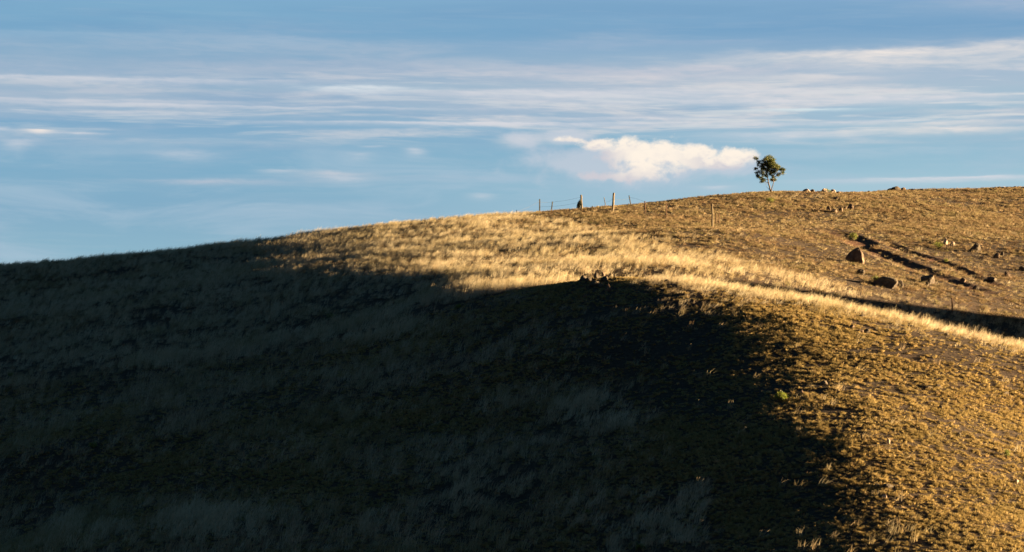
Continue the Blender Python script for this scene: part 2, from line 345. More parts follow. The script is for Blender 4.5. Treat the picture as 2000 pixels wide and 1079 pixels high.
m_pale = grass_material('bleached_straw', [(0.0, (0.55,0.46,0.32,1)), (0.5, (0.76,0.67,0.50,1)), (1.0, (0.66,0.54,0.37,1))], (0.60,0.50,0.33,1), 0.4)
m_short = grass_material('grazed_grass', [(0.0, (0.24,0.165,0.075,1)), (0.35, (0.46,0.345,0.15,1)), (0.65, (0.60,0.45,0.21,1)), (0.85, (0.37,0.295,0.135,1)), (1.0, (0.64,0.46,0.27,1))], (0.34,0.265,0.12,1), 0.6, 0.3)
m_far = grass_material('dry_tussock', [(0.0, (0.11,0.075,0.05,1)), (0.35, (0.28,0.21,0.125,1)), (0.65, (0.46,0.36,0.215,1)), (0.85, (0.25,0.225,0.10,1)), (1.0, (0.62,0.47,0.32,1))], (0.24,0.15,0.10,1), 0.5, 0.3)

def blade(V, Fc, bx, by, h, w_, dx, dy, ang, bend, seg=3, head=False):
    ca, sa = math.cos(ang)*w_/2, math.sin(ang)*w_/2; k = len(V)
    for i in range(seg+1):
        t_ = i/seg; ww = (1-0.75*t_) if not head else (0.55 if t_ < 0.7 else 1.25)
        if head and i == seg: ww = 0.3
        off = t_*t_*bend+t_*0.25*bend
        x, y, z = bx+dx*off, by+dy*off, h*t_*(1-0.18*t_*min(1, bend/max(h, .01)))
        V.append((x-ca*ww, y-sa*ww, z)); V.append((x+ca*ww, y+sa*ww, z))
    for i in range(seg): a = k+2*i; Fc.append((a, a+1, a+3, a+2))
def tall_tuft(seed, n_b=11, h=0.5, spread=0.13):
    r = random.Random(seed); V, Fc = [], []
    for i in range(n_b):
        a = r.uniform(0, 2*math.pi); rr = spread*math.sqrt(r.random()); hh = h*r.uniform(0.55, 1.15)
        da = r.uniform(0, 2*math.pi); dx, dy = math.cos(da)*0.6+0.75, math.sin(da)*0.6
        blade(V, Fc, rr*math.cos(a), rr*math.sin(a), hh, r.uniform(0.008, 0.015), dx, dy, r.uniform(-0.9, 0.9), hh*r.uniform(0.12, 0.42), 3, r.random() < 0.35)
    for i in range(8):
        a = r.uniform(0, 2*math.pi); hh = h*r.uniform(0.18, 0.42)
        blade(V, Fc, spread*.6*math.cos(a), spread*.6*math.sin(a), hh, r.uniform(0.010, 0.018), math.cos(a), math.sin(a), a+1.57, hh*0.7, 2)
    return V, Fc
def low_clump(seed, n_b=30, rad=0.070, h=0.085):
    r = random.Random(seed); V, Fc = [], []; sx, sy = r.uniform(0.75, 1.3), r.uniform(0.75, 1.3)
    for i in range(n_b):
        a = r.uniform(0, 2*math.pi); q = math.sqrt(r.random()); hh = h*(1.1-0.55*q*q)*r.uniform(0.7, 1.2)
        blade(V, Fc, rad*q*.75*math.cos(a)*sx, rad*q*.75*math.sin(a)*sy, hh, r.uniform(0.012, 0.026), math.cos(a), math.sin(a), a+1.57+r.uniform(-.7, .7), (0.25+0.7*q)*hh*r.uniform(0.6, 1.3), 2)
    return V, Fc
def source_collection(name, metas, mat):
    c_ = bpy.data.collections.new(name)
    for i, (V, Fc) in enumerate(metas):
        o = bpy.data.objects.new(name+'_sprig', mesh_from(name+'_sprig', V, Fc, mat)); c_.objects.link(o)
    return c_
def scatter(name, coll, pts, rot, scl, label=None, pick=None):
    n_ = len(pts); me = bpy.data.meshes.new(name); me.vertices.add(n_); me.vertices.foreach_set('co', pts.astype(np.float32).ravel())
    a = me.attributes.new('turn', 'FLOAT_VECTOR', 'POINT'); a.data.foreach_set('vector', rot.astype(np.float32).ravel())
    a = me.attributes.new('size', 'FLOAT_VECTOR', 'POINT'); a.data.foreach_set('vector', scl.astype(np.float32).ravel())
    a = me.attributes.new('pick', 'INT', 'POINT'); a.data.foreach_set('value', (np.random.RandomState(n_).randint(0, len(coll.objects), n_) if pick is None else pick).astype(np.int32))
    o = bpy.data.objects.new(name, me); COL.objects.link(o); o['kind'] = 'stuff'
    if label: o['label'] = label
    g = bpy.data.node_groups.new(name+'_scatter', 'GeometryNodeTree')
    g.interface.new_socket('Geometry', in_out='INPUT', socket_type='NodeSocketGeometry'); g.interface.new_socket('Geometry', in_out='OUTPUT', socket_type='NodeSocketGeometry')
    N, L = g.nodes, g.links; gi = N.new('NodeGroupInput'); go = N.new('NodeGroupOutput')
    ci = N.new('GeometryNodeCollectionInfo'); ci.inputs['Collection'].default_value = coll; ci.inputs['Separate Children'].default_value = True; ci.inputs['Reset Children'].default_value = True
    ip = N.new('GeometryNodeInstanceOnPoints'); ip.inputs['Pick Instance'].default_value = True
    def na(nm, ty):
        q = N.new('GeometryNodeInputNamedAttribute'); q.data_type = ty; q.inputs['Name'].default_value = nm; return q.outputs['Attribute']
    L.new(gi.outputs[0], ip.inputs['Points']); L.new(ci.outputs[0], ip.inputs['Instance']); L.new(na('pick', 'INT'), ip.inputs['Instance Index'])
    L.new(na('turn', 'FLOAT_VECTOR'), ip.inputs['Rotation']); L.new(na('size', 'FLOAT_VECTOR'), ip.inputs['Scale']); L.new(ip.outputs[0], go.inputs[0])
    md = o.modifiers.new('scatter', 'NODES'); md.node_group = g
    return o
def interp(px, pts):
    xs, ys = zip(*pts); return np.interp(px, xs, ys)
CREST = [(-400,560),(1000,556),(1150,545),(1300,548),(1500,576),(1700,608),(2000,678),(2300,745)]
def zones(x, y, z):
    """share of tall dry grass (0..1), from where on the hill a point lies"""
    px, py = vis_proj(x, y, z); cr = interp(px, CREST)
    wob = 14*vnoise(x, y, 5.0, 31)+8*vnoise(x, y, 1.8, 32)
    nose = (y < interp(px, [(-400,117),(1150,113),(1500,108),(1700,105),(2000,101),(2300,98)]))
    # near side: tall on the left, short on the nose of the spur
    edge_short = interp(py, [(540,1060),(600,1020),(700,1180),(760,1270),(900,1310),(1000,1300),(1100,1300)])
    t1 = 0.55/(1+np.exp((px-edge_short-wob*6)/28.0))
    rim = np.exp(-((py-cr-wob*0.3)/(14+0.010*np.maximum(px-1100, 0)))**2)*(px > 1200)*np.clip((px-1200)/90, 0, 1)   # tall fringe along the crest
    low = np.exp(-(((px-1190)/90)**2+((py-620)/16)**2))*.3+np.exp(-(((px-1330)/110)**2+((py-600)/14)**2))*.3+np.exp(-(((px-1700)/120)**2+((py-1050)/40)**2))*0.2
    t1 = np.maximum(np.maximum(t1, rim), low)
    # patches of short ground inside the shaded face
    for cx, cy, ax, ay, amt in [(230,930,170,55,.85),(1090,700,90,30,.8),(760,800,130,40,.5),(1380,860,110,70,.85),(950,735,110,22,.6),(120,600,120,30,.5),(450,540,110,22,.4),(620,960,120,40,.5),(1180,600,120,30,.8),(130,780,110,26,.4),(500,840,90,26,.4)]:
        t1 = t1*(1-amt*np.exp(-(((px-cx+wob*3)/ax)**2+((py-cy+wob)/ay)**2)))
    # far side: tall bench, short tussocks up the slope to the right
    up = interp(px, [(-400,300),(900,400),(1000,418),(1100,432),(1200,452),(1350,482),(1500,522),(1650,560),(1800,590),(1900,610),(2000,628),(2300,690)])
    t2 = 1/(1+np.exp((up-py+wob*0.8)/5.0)); t2 = np.maximum(t2, (px < 1050)*np.clip((1100-px)/150, 0, 1))
    t2 = np.maximum(t2, 0.07)
    for cx, cy, ax, ay, amt in [(1170,810,95,38,.9),(1330,1010,190,80,.8),(420,1030,110,40,.9),(700,640,150,26,.6),(480,620,90,24,.5),(330,660,120,26,.4),(900,960,120,50,.4),(160,1050,110,40,.4),(1000,800,70,20,.3)]:
        g_ = amt*np.exp(-(((px-cx+wob*2)/ax)**2+((py-cy+wob)/ay)**2)**1.5); t1 = t1+(1.25-t1)*g_*(px < edge_short+80)
    t1 = np.maximum(t1, 0.012)
    return np.where(nose, t1, t2), nose, px, py
def in_view(px, py): return (px > -480) & (px < 2480) & (py < 1170)
def candidates(dens, seed, ylo, yhi):
    r = np.random.RandomState(seed); n_ = int(dens*110*(yhi-ylo)); x = r.uniform(-46, 64, n_); y = r.uniform(ylo, yhi, n_)
    z = hgt(x, y); t_, nose, px, py = zones(x, y, z); k = in_view(px, py)
    bare = BARE[np.clip(np.searchsorted(GYS, y)-1, 0, len(GYS)-1), np.clip(np.searchsorted(GXS, x)-1, 0, len(GXS)-1)]
    k &= r.uniform(0, 1, n_) > bare*1.15
    return x[k], y[k], z[k], t_[k], nose[k], px[k], py[k], r
tall_src = source_collection('dry_grass', [tall_tuft(i) for i in range(8)], m_dry)
for i in range(5):                                           # bleached, denser tufts
    o = bpy.data.objects.new('pale_sprig', mesh_from('pale_sprig', *tall_tuft(300+i, 16, 0.56, 0.12), m_pale)); tall_src.objects.link(o)
low_src = source_collection('grazed_grass', [low_clump(50+i) for i in range(8)], m_short)
far_src = source_collection('tussock_grass', [low_clump(80+i, 30, 0.14, 0.12) for i in range(6)], m_far)
def pack(x, y, z, r, hs, ws, tilt=0.12):
    n_ = len(x); rot = np.stack([r.normal(0, tilt, n_), r.normal(0.05, tilt, n_), r.uniform(-0.5, 0.5, n_)], -1)
    return np.stack([x, y, z-0.015], -1), rot, np.stack([ws, ws, hs], -1)
# tall dry grass
parts = []
for dens, seed, ylo, yhi in ((22, 5, 62, 120), (13, 6, 120, 215)):
    x, y, z, t_, nose, px, py, r = candidates(dens, seed, ylo, yhi)
    clump = 0.5+0.5*vnoise(x, y, 2.2, 41)+0.35*vnoise(x, y, 0.7, 42)
    keep = r.uniform(0, 1, len(x)) < t_*np.clip(0.12+1.0*clump, 0.05, 1.1)
    x, y, z, px, py, t_, clump, nose = (q[keep] for q in (x, y, z, px, py, t_, clump, nose))
    hs = r.uniform(0.55, 1.1, len(x))*(0.65+0.35*t_)*np.clip(0.75+0.45*clump, 0.6, 1.3)*np.where(y > 118, np.where(px > 650, 0.68, 0.8), 1.0)*np.where(nose & (py < interp(px, CREST)+60), 0.62, 1.0)
    pale = r.uniform(0, 1, len(x)) < np.clip((t_-0.60)/0.45, 0.0, 0.9)*np.where(nose, np.where(px > 1150, 0.75, 1.0), 0.38)
    parts.append(pack(x, y, z, r, hs, r.uniform(0.8, 1.35, len(x)))+(np.where(pale, r.randint(8, 13, len(x)), r.randint(0, 8, len(x))),))
P_, R_, S_, K_ = (np.concatenate([p[i] for p in parts]) for i in range(4)); print('tall', len(P_))
scatter('dry_grass', tall_src, P_, R_, S_, 'tall pale dry grass covering the hill', K_)
# short green-gold clumps on the nose of the spur and between the tall grass
x, y, z, t_, nose, px, py, r = candidates(150, 7, 62, 122)
g = 0.5*vnoise(x, y, 0.25, 51)+0.3*vnoise(x, y, 1.9, 52)+0.38*vnoise(x, y, 6.0, 53); keep = nose & (r.uniform(0, 1, len(x)) < (1-0.65*t_)*np.clip(0.34+0.9*g, 0.02, 1.0))
x, y, z, g = x[keep], y[keep], z[keep], g[keep]
p_, r_, s_ = pack(x, y, z, r, r.uniform(0.5, 1.15, len(x))*np.clip(0.9+0.6*g, 0.45, 1.6), r.uniform(0.6, 1.3, len(x)), 0.2); r_[:, 2] = r.uniform(0, 6.28, len(x)); print('short', len(x))
scatter('grazed_grass', low_src, p_, r_, s_, 'short green gold grass clumps on the near spur')
# brown tussocks on the far slope
x, y, z, t_, nose, px, py, r = candidates(40, 8, 108, 262)
g = 0.8*vnoise(x, y, 0.50, 61)+0.4*vnoise(x, y, 3.5, 62)+0.4*vnoise(x, y, 11.0, 63); keep = (~nose) & (r.uniform(0, 1, len(x)) < (1-0.8*t_)*np.clip(0.21+0.85*g, 0.15, 1.0))
x, y, z, g = x[keep], y[keep], z[keep], g[keep]
p_, r_, s_ = pack(x, y, z, r, r.uniform(0.5, 1.35, len(x))*np.clip(0.9+0.6*g, 0.5, 1.8), r.uniform(0.7, 1.7, len(x)), 0.2); r_[:, 2] = r.uniform(0, 6.28, len(x)); print('far', len(x))
scatter('tussock_grass', far_src, p_, r_, s_, 'low brown and straw tussocks on the far slope')

# ================================================================ things
def obj(name, me, parent=None):
    o = bpy.data.objects.new(name, me); COL.objects.link(o)
    if parent is not None: o.parent = parent
    return o
def tag(o, label, cat, group=None):
    o['label'] = label; o['category'] = cat
    if group: o['group'] = group
    return o
def thing(name, loc, label, cat, group=None):
    o = bpy.data.objects.new(name, None); COL.objects.link(o); o.location = loc; o.empty_display_size = 0.2
    return tag(o, label, cat, group)
def tube(V, Fc, pts, radii, n=7, jag=0.0, r=None, cap=True):
    k0 = len(V); up = Vector((0.13, 0.95, 0.28)).normalized()
    for i, p in enumerate(pts):
        a = pts[max(i-1, 0)]; b = pts[min(i+1, len(pts)-1)]; d = (Vector(b)-Vector(a)).normalized()
        s_ = d.cross(up)
        if s_.length < 1e-3: s_ = d.cross(Vector((1, 0, 0)))
        s_.normalize(); q = d.cross(s_)
        for j in range(n):
            an = 2*math.pi*j/n; rr = radii[i]*(1+(r.uniform(-jag, jag) if r else 0))
            V.append(Vector(p)+s_*math.cos(an)*rr+q*math.sin(an)*rr)
    for i in range(len(pts)-1):
        for j in range(n):
            a = k0+i*n+j; b = k0+i*n+(j+1) % n; Fc.append((a, b, b+n, a+n))
    if cap:
        Fc.append(tuple(k0+j for j in range(n))[::-1]); Fc.append(tuple(k0+(len(pts)-1)*n+j for j in range(n)))

def simple_mat(name, stops, scale, rough=0.9, bd=0.01, det=5.0, coords='Object', stretch=None):
    m, n = material(name); tcn = n.new('ShaderNodeTexCoord').outputs[coords]
    if stretch:
        mp = n.new('ShaderNodeMapping'); n.l.new(tcn, mp.inputs[0]); mp.inputs['Scale'].default_value = stretch; tcn = mp.outputs[0]
    nz = n.noise(tcn, scale, det, 0.62); finish(n, principled(n, n.ramp(nz, stops), rough, bump(n, nz, bd))); return m
m_wood = simple_mat('weathered_wood', [(0.3, (0.09,0.065,0.045,1)), (0.5, (0.18,0.14,0.10,1)), (0.72, (0.28,0.23,0.17,1))], 6.0, 0.9, 0.02, stretch=(6, 6, 0.7))
m_steel = simple_mat('rusted_steel', [(0.3, (0.07,0.04,0.028,1)), (0.7, (0.17,0.09,0.055,1))], 14.0, 0.7, 0.003)
m_dark_steel = simple_mat('dark_steel', [(0.3, (0.035,0.035,0.038,1)), (0.7, (0.08,0.075,0.07,1))], 14.0, 0.6, 0.003)
m_wire = simple_mat('fence_wire_metal', [(0.3, (0.05,0.045,0.04,1)), (0.7, (0.12,0.105,0.095,1))], 30.0, 0.5, 0.001)
m_bark = simple_mat('bark', [(0.3, (0.07,0.05,0.036,1)), (0.55, (0.17,0.125,0.09,1)), (0.75, (0.30,0.24,0.18,1))], 9.0, 0.9, 0.02)
m_rock_dark = simple_mat('dark_basalt', [(0.3, (0.035,0.028,0.024,1)), (0.5, (0.085,0.066,0.054,1)), (0.62, (0.12,0.095,0.07,1)), (0.75, (0.22,0.19,0.13,1))], 3.2, 0.92, 0.05, 8.0)
m_rock_brown = simple_mat('brown_rock', [(0.3, (0.055,0.036,0.028,1)), (0.5, (0.12,0.08,0.06,1)), (0.66, (0.20,0.14,0.10,1)), (0.78, (0.32,0.26,0.18,1))], 3.0, 0.92, 0.05, 8.0)
m_rock_pale = simple_mat('pale_rock', [(0.3, (0.24,0.17,0.13,1)), (0.6, (0.44,0.34,0.27,1)), (0.78, (0.60,0.50,0.40,1))], 4.0, 0.92, 0.04, 8.0)

def leaf_mat(name, stops, transl=0.35):
    m, n = material(name); pos = n.new('ShaderNodeTexCoord').outputs['Object']
    ri = n.new('ShaderNodeNewGeometry').outputs['Random Per Island']
    col = n.ramp(ri, stops); hn = n.noise(pos, 3.5, 2.0, 0.5)
    col = n.mix(1.0, col, n.ramp(hn, [(0.35, (0.75,0.78,0.7,1)), (0.65, (1.15,1.12,1.0,1))]), 'MULTIPLY')
    d = n.new('ShaderNodeBsdfDiffuse'); n.put(d.inputs[0], col); t_ = n.new('ShaderNodeBsdfTranslucent'); n.put(t_.inputs[0], col)
    mx = n.new('ShaderNodeMixShader'); mx.inputs[0].default_value = transl; n.l.new(d.outputs[0], mx.inputs[1]); n.l.new(t_.outputs[0], mx.inputs[2])
    g = n.new('ShaderNodeBsdfGlossy'); g.inputs['Roughness'].default_value = 0.5; mx2 = n.new('ShaderNodeMixShader'); mx2.inputs[0].default_value = 0.04
    n.l.new(mx.outputs[0], mx2.inputs[1]); n.l.new(g.outputs[0], mx2.inputs[2]); finish(n, mx2.outputs[0]); return m
m_leaf = leaf_mat('tree_leaf', [(0.0, (0.028,0.040,0.010,1)), (0.5, (0.075,0.10,0.020,1)), (0.85, (0.15,0.165,0.035,1)), (1.0, (0.22,0.17,0.07,1))])
m_shrub = leaf_mat('shrub_leaf', [(0.0, (0.10,0.14,0.02,1)), (0.6, (0.20,0.24,0.035,1)), (1.0, (0.34,0.34,0.06,1))])
m_bush = leaf_mat('dark_shrub_leaf', [(0.0, (0.008,0.013,0.005,1)), (0.7, (0.018,0.025,0.008,1)), (1.0, (0.05,0.05,0.018,1))], 0.15)

def leaf(V, Fc, p, L_, W_, r):
    d = Vector((r.gauss(0, 1), r.gauss(0, 1), r.gauss(0, 0.8))).normalized(); s_ = d.orthogonal().normalized()
    s_ = (Matrix.Rotation(r.uniform(0, 6.28), 3, d) @ s_); nrm = d.cross(s_); k = len(V); p = Vector(p)
    V += [p, p+d*L_*.45+s_*W_*.5+nrm*W_*.15, p+d*L_, p+d*L_*.45-s_*W_*.5+nrm*W_*.15]; Fc.append((k, k+1, k+2, k+3))

# ---- the lone tree (shape in metres round its base)
tb = cast(1505, 376)
def build_tree():
    r = random.Random(4); root = thing('tree', tb-Vector((0, 0, 0.05)), 'lone small green tree with a forked slender trunk on the skyline', 'tree')
    px_m = F_PX/tb.y*9.81                                   # one metre in the units the branches are sketched in
    def q(x, y, dep=0.0): return Vector(((x-645)/px_m, dep, (915-y)/px_m))
    V, Fc = [], []
    def limb(pts, r0, r1, nseg=4):
        P_ = []
        for i in range(len(pts)-1):
            for k in range(nseg): t_ = k/nseg; P_.append(pts[i].lerp(pts[i+1], t_)+Vector((r.gauss(0, .012), r.gauss(0, .02), 0)))
        P_.append(pts[-1]); tube(V, Fc, P_, [r0+(r1-r0)*i/(len(P_)-1) for i in range(len(P_))], 7)
    main = [q(646,925), q(640,850,.0), q(625,780,.04), q(608,715,.05), q(600,650,.08), q(578,565,.05), q(565,480,.02), q(590,400,.0), q(630,330,-.05)]
    limb(main, 0.075, 0.022)
    sec = [q(652,880,-.02), q(672,800,-.10), q(700,700,-.2), q(690,610,-.25), q(740,530,-.25), q(790,470,-.2)]; limb(sec, 0.042, 0.014)
    third = [q(620,840,.05), q(575,790,.12), q(556,730,.18)]; limb(third, 0.018, 0.006)
    limb([q(655,880,.05), q(690,835,.15), q(712,800,.2)], 0.014, 0.004); limb([q(620,905,.05), q(604,860,.1), q(600,835,.12)], 0.012, 0.004); limb([q(668,905,-.05), q(690,880,-.1), q(705,850,-.1)], 0.010, 0.004)
    blobs_ = [(385,270,42),(420,330,42),(500,350,62),(555,245,52),(640,255,62),(700,260,46),(600,330,80),(680,335,80),(765,370,62),(550,425,78),(660,430,82),(765,445,55),(840,445,32),(905,465,26),(872,530,28),(365,435,24),(395,510,34),(400,560,26),(470,490,44),(530,520,42),(405,590,22),(465,605,32),(520,645,22),(484,697,22),(640,515,48),(690,600,36),(745,650,26),(790,545,42),(682,655,26),(560,590,24),(720,500,40),(620,385,70),(700,385,70),(590,470,55),(650,290,60),(540,300,50),(480,420,45),(740,420,50)]
    trunkpts = main[3:]+sec[2:]
    for (x, y, rad) in blobs_:
        w_ = 1-abs(x-620)/330; dep = r.gauss(0, 0.42)*max(.25, w_); c_ = q(x, y, dep)
        base_p = min(trunkpts, key=lambda p: (p-c_).length+(0.6 if p.z > c_.z-0.05 else 0))
        mid_p = base_p.lerp(c_, 0.55)+Vector((0, 0, -0.05)); limb([base_p, mid_p, c_], 0.018, 0.005, 2)
    obj('trunk', mesh_from('trunk', V, Fc, m_bark, True), root)
    V2, F2 = [], []
    rr = random.Random(77)
    for (x, y, rad) in blobs_:
        w_ = 1-abs(x-620)/330; dep = rr.gauss(0, 0.42)*max(.25, w_); c_ = q(x, y, dep); R_ = rad/px_m
        subs = [c_+Vector((rr.gauss(0, .5), rr.gauss(0, .6), rr.gauss(0, .45)))*R_ for _ in range(max(3, int(rad/7.5)))]
        for sb in subs:
            for _ in range(95): leaf(V2, F2, sb+Vector((rr.gauss(0, 1), rr.gauss(0, 1), rr.gauss(0, .8)))*0.07, rr.uniform(.06, .105), rr.uniform(.028, .045), rr)
    obj('crown', mesh_from('crown', V2, F2, m_leaf), root)
build_tree()

# ---- shrubs and green weeds
def shrub(px, py, wpx, hpx, label, mat, seed, group=None, name='shrub', cat='shrub', n_l=420, leaf_len=0.07, cone=0.0):
    b = cast(px, py); s_ = b.y/F_PX; W_, H_ = wpx*s_/2, hpx*s_; r = random.Random(seed); root = thing(name, b-Vector((0, 0, .03)), label, cat, group)
    V, Fc, V2, F2 = [], [], [], []
    for i in range(13):
        a = r.uniform(0, 6.28); e = r.uniform(.15, 1); top = Vector((math.cos(a)*W_*e*.9, math.sin(a)*W_*e*.9, H_*(1.0-.35*e*e)*r.uniform(.7, 1.0)))
        tube(V, Fc, [Vector((0, 0, 0)), top*.5+Vector((0, 0, H_*.08)), top*.96], [.014, .010, .004], 5)
        for _ in range(n_l//13):
            t_ = r.uniform(.25, 1)**.7; c_ = top*t_+Vector((0, 0, H_*.08*math.sin(t_*3.1))); leaf(V2, F2, c_+Vector((r.gauss(0, 1), r.gauss(0, 1), r.gauss(0, 1)))*W_*.13, leaf_len*r.uniform(.7, 1.3), leaf_len*.45*r.uniform(.7, 1.2), r)
    for L_ in (V, V2):
        for v in L_:
            if cone: f = 1-cone*min(1, max(0, v.z/H_)); v.x = v.x*f+W_*.75*(1-f); v.y *= f
    obj('stem', mesh_from('stem', V, Fc, m_bark, True), root); obj('foliage', mesh_from('foliage', V2, F2, mat), root); return root
shrub(1667, 472, 22, 21, 'yellow green shrub growing at the upper end of the red eroded rut', m_shrub, 1)
shrub(1832, 488, 24, 19, 'yellow green shrub just left of two pale pointed stones', m_shrub, 2)
shrub(1708, 556, 24, 20, 'green shrub at the left end of the long dark boulder', m_shrub, 3)
shrub(1504, 397, 24, 11, 'low pale yellow green shrub just below the lone tree', m_shrub, 4)
shrub(1617, 374, 20, 8, 'small green shrub among pale rocks on the skyline', m_shrub, 5)
shrub(1526, 786, 30, 22, 'bright green bush on the near spur where shadow meets sunlight', m_shrub, 6, n_l=520)
shrub(1850, 513, 14, 8, 'small green plant between the two red ruts', m_shrub, 7, n_l=160)
shrub(1966, 893, 18, 14, 'pale green plant on the sunlit grazed spur near the right edge', m_shrub, 8, n_l=200)
shrub(1127.5, 412, 23, 23, 'dark round shrub leaning on the left side of the wooden post', m_bush, 9, n_l=3200, leaf_len=0.08, cone=0.75)
for i, (x, y, w_, h_, lab) in enumerate([(895, 604, 18, 10, 'small green weed in the shaded grass below the edge of the sunlight'), (645, 624, 30, 12, 'low green weed in shaded grass, widest of those on the left slope'),
    (1145, 1008, 20, 16, 'round green weed in the tall shaded grass near the bottom'), (1250, 1076, 26, 14, 'round green weed at the bottom edge of the picture'),
    (80, 824, 22, 12, 'green weed in the darkest shade near the left edge'), (180, 876, 26, 12, 'green weed lower right of another weed near the left edge'),
    (22, 738, 18, 12, 'green weed right at the left edge in shade'), (1100, 712, 60, 14, 'broad low green patch plant in the shade below the rocky top')]):
    shrub(x, y, w_, h_, lab, m_shrub, 20+i, 'green weeds in the shade', 'weed', 'weed', 170, 0.06)

# ---- rocks
def rock_mesh(seed, sx, sy, sz, mat, point=0.0, sub=4):
    r = random.Random(seed); bm = bmesh.new(); bmesh.ops.create_icosphere(bm, subdivisions=sub, radius=1.0)
    cuts = [(Vector((r.gauss(0, 1), r.gauss(0, 1), r.gauss(0, .7))).normalized(), r.uniform(.55, .9)) for _ in range(11)]
    ph = [r.uniform(0, 6.28) for _ in range(6)]
    for v in bm.verts:
        p = v.co.copy()
        for nn, dd_ in cuts:
            e = p.dot(nn)-dd_
            if e > 0: p -= nn*e*.92
        p *= 1+.05*math.sin(5*p.x+ph[0])*math.sin(4.5*p.y+ph[1])+.035*math.sin(11*p.z+ph[2])*math.sin(10*p.x+ph[3])+.02*math.sin(23*p.y+ph[4])*math.sin(21*p.z+ph[5])+r.uniform(-.012, .012)
        if point: f = 1-point*max(0, p.z); p.x *= f; p.y *= f
        v.co = Vector((p.x*sx, p.y*sy, p.z*sz))
    me = bpy.data.meshes.new('rock'); bm.to_mesh(me); bm.free(); me.materials.append(mat); return me
def rock(px, py, wpx, hpx, label, mat, seed, group=None, point=0.0, name='rock', tilt=0.0, lab_cat='rock'):
    """px, py is the middle of its foot in the picture"""
    b = cast(px, py); s_ = b.y/F_PX; W_, H_ = wpx*s_, hpx*s_
    k = 1.18
    o = obj(name, rock_mesh(seed, W_*.5*k, W_*.45*k, H_*.62*k, mat, point, 4 if wpx > 12 else 3)); o.location = (b.x, b.y+W_*.2, b.z+H_*.30)
    o.rotation_euler = (0, tilt, random.Random(seed).uniform(-.5, .5)); return tag(o, label, lab_cat, group)
D_, B_, Pl = m_rock_dark, m_rock_brown, m_rock_pale
rock(1673, 515, 33, 31, 'large brown boulder with sloping top, biggest stone below the rut', B_, 1, point=.35, name='boulder', tilt=.25, lab_cat='boulder')
rock(1682, 537, 16, 11, 'small black stone just below the largest brown boulder', D_, 2)
rock(1733, 562, 48, 21, 'long low dark boulder beside a green shrub', D_, 3, name='boulder', lab_cat='boulder')
rock(1757, 563, 14, 15, 'dark stone at the right end of the long low boulder', D_, 4)
rock(1814, 555, 30, 20, 'rounded dark boulder right of the long low boulder', D_, 5, name='boulder', lab_cat='boulder')
rock(1811, 560, 9, 8, 'small dark stone at the foot of the rounded dark boulder', D_, 6)
rock(1847, 478, 10, 14, 'pale pointed stone, left of the pair beside the shrub', Pl, 7, point=.6)
rock(1861, 480, 9, 10, 'pale pointed stone, right of the pair beside the shrub', Pl, 8, point=.5)
rock(1906, 493, 23, 18, 'grey lichened boulder above the right end of the ruts', D_, 9, name='boulder', lab_cat='boulder')
rock(1948, 505, 13, 10, 'brown stone among dry tufts right of the grey boulder', B_, 10)
rock(1958, 500, 8, 8, 'small stone behind the brown stone among dry tufts', D_, 11)
rock(1968, 543, 14, 12, 'brown stone near the right edge above the rut end', B_, 12)
rock(1936, 550, 24, 9, 'flat dark rock at the lower end of the ruts', D_, 13)
rock(1907, 566, 12, 8, 'dark stone below the lower end of the rut', D_, 14)
rock(1882, 552, 12, 9, 'pale brown stone on the lip of the rut', B_, 15)
rock(1998, 530, 14, 10, 'dark stone cut by the right edge of the picture', D_, 16)
rock(1662, 409, 12, 11, 'upright brown stone right of the rock cluster below the skyline', B_, 17, point=.3)
g_ = 'rock cluster below the skyline'
for i, (x, y, w_, h_, lab) in enumerate([(1601, 412, 7, 6, 'smallest stone at the left end of the cluster below the skyline'), (1619, 414, 8, 13, 'narrow upright stone of the cluster below the skyline'),
    (1630, 416, 14, 8, 'low wide stone in the middle of the cluster below the skyline'), (1643, 414, 10, 8, 'round stone of the cluster below the skyline'), (1651, 411, 7, 7, 'last stone at the right end of the low cluster')]):
    rock(x, y, w_, h_, lab, B_, 30+i, g_)
g_ = 'rocks along the skyline'
for i, (x, y, w_, h_, mt, lab) in enumerate([(1511, 374, 5, 4, D_, 'tiny dark stone at the foot of the lone tree'), (1576, 374, 14, 7, Pl, 'pale flat rock on the skyline, first right of the tree'), (1587, 374, 8, 6, D_, 'dark rock on the skyline right beside a pale flat rock'),
    (1612, 374, 13, 9, Pl, 'pale rock on the skyline holding a green shrub'), (1626, 375, 12, 7, Pl, 'pale rock on the skyline at the right of the shrub'), (1633, 390, 10, 6, B_, 'brown stone a little below the skyline rocks'), (1637, 374, 10, 4, B_, 'low brown rock right of the pale skyline rocks'),
    (1664, 374, 6, 4, D_, 'tiny dark rock on the bare skyline stretch'), (1697, 374, 6, 5, D_, 'small dark rock midway along the right skyline'),
    (1741, 372, 14, 5, D_, 'low dark slab at the left of the dark skyline outcrop'), (1751, 372, 17, 9, D_, 'tall dark rock at the top of the skyline outcrop'), (1763, 372, 12, 6, B_, 'brown rock at the right of the skyline outcrop'), (1782, 373, 16, 4, D_, 'low dark rock trailing right from the skyline outcrop'), (1801, 373, 9, 4, D_, 'last low dark rock of the skyline outcrop'),
    (1403, 383, 5, 5, D_, 'small dark stone alone on the skyline between fence and tree'), (1157, 408, 5, 5, D_, 'small dark stone on the skyline between two wooden posts')]):
    rock(x, y, w_, h_, lab, mt, 50+i, g_)
ROW = ['leftmost', 'second', 'third', 'fourth', 'fifth', 'sixth', 'seventh', 'eighth', 'last']
for i, x in enumerate(range(1944, 2010, 8)):
    rock(x, 366-(x-1944)*.05, 9+(i*5) % 4, 4+(i*3) % 3, ROW[i]+' low dark rock in the broken row along the far right skyline', D_, 80+i, 'dark rocks along the far right skyline')
g_ = 'rocks on top of the near spur'
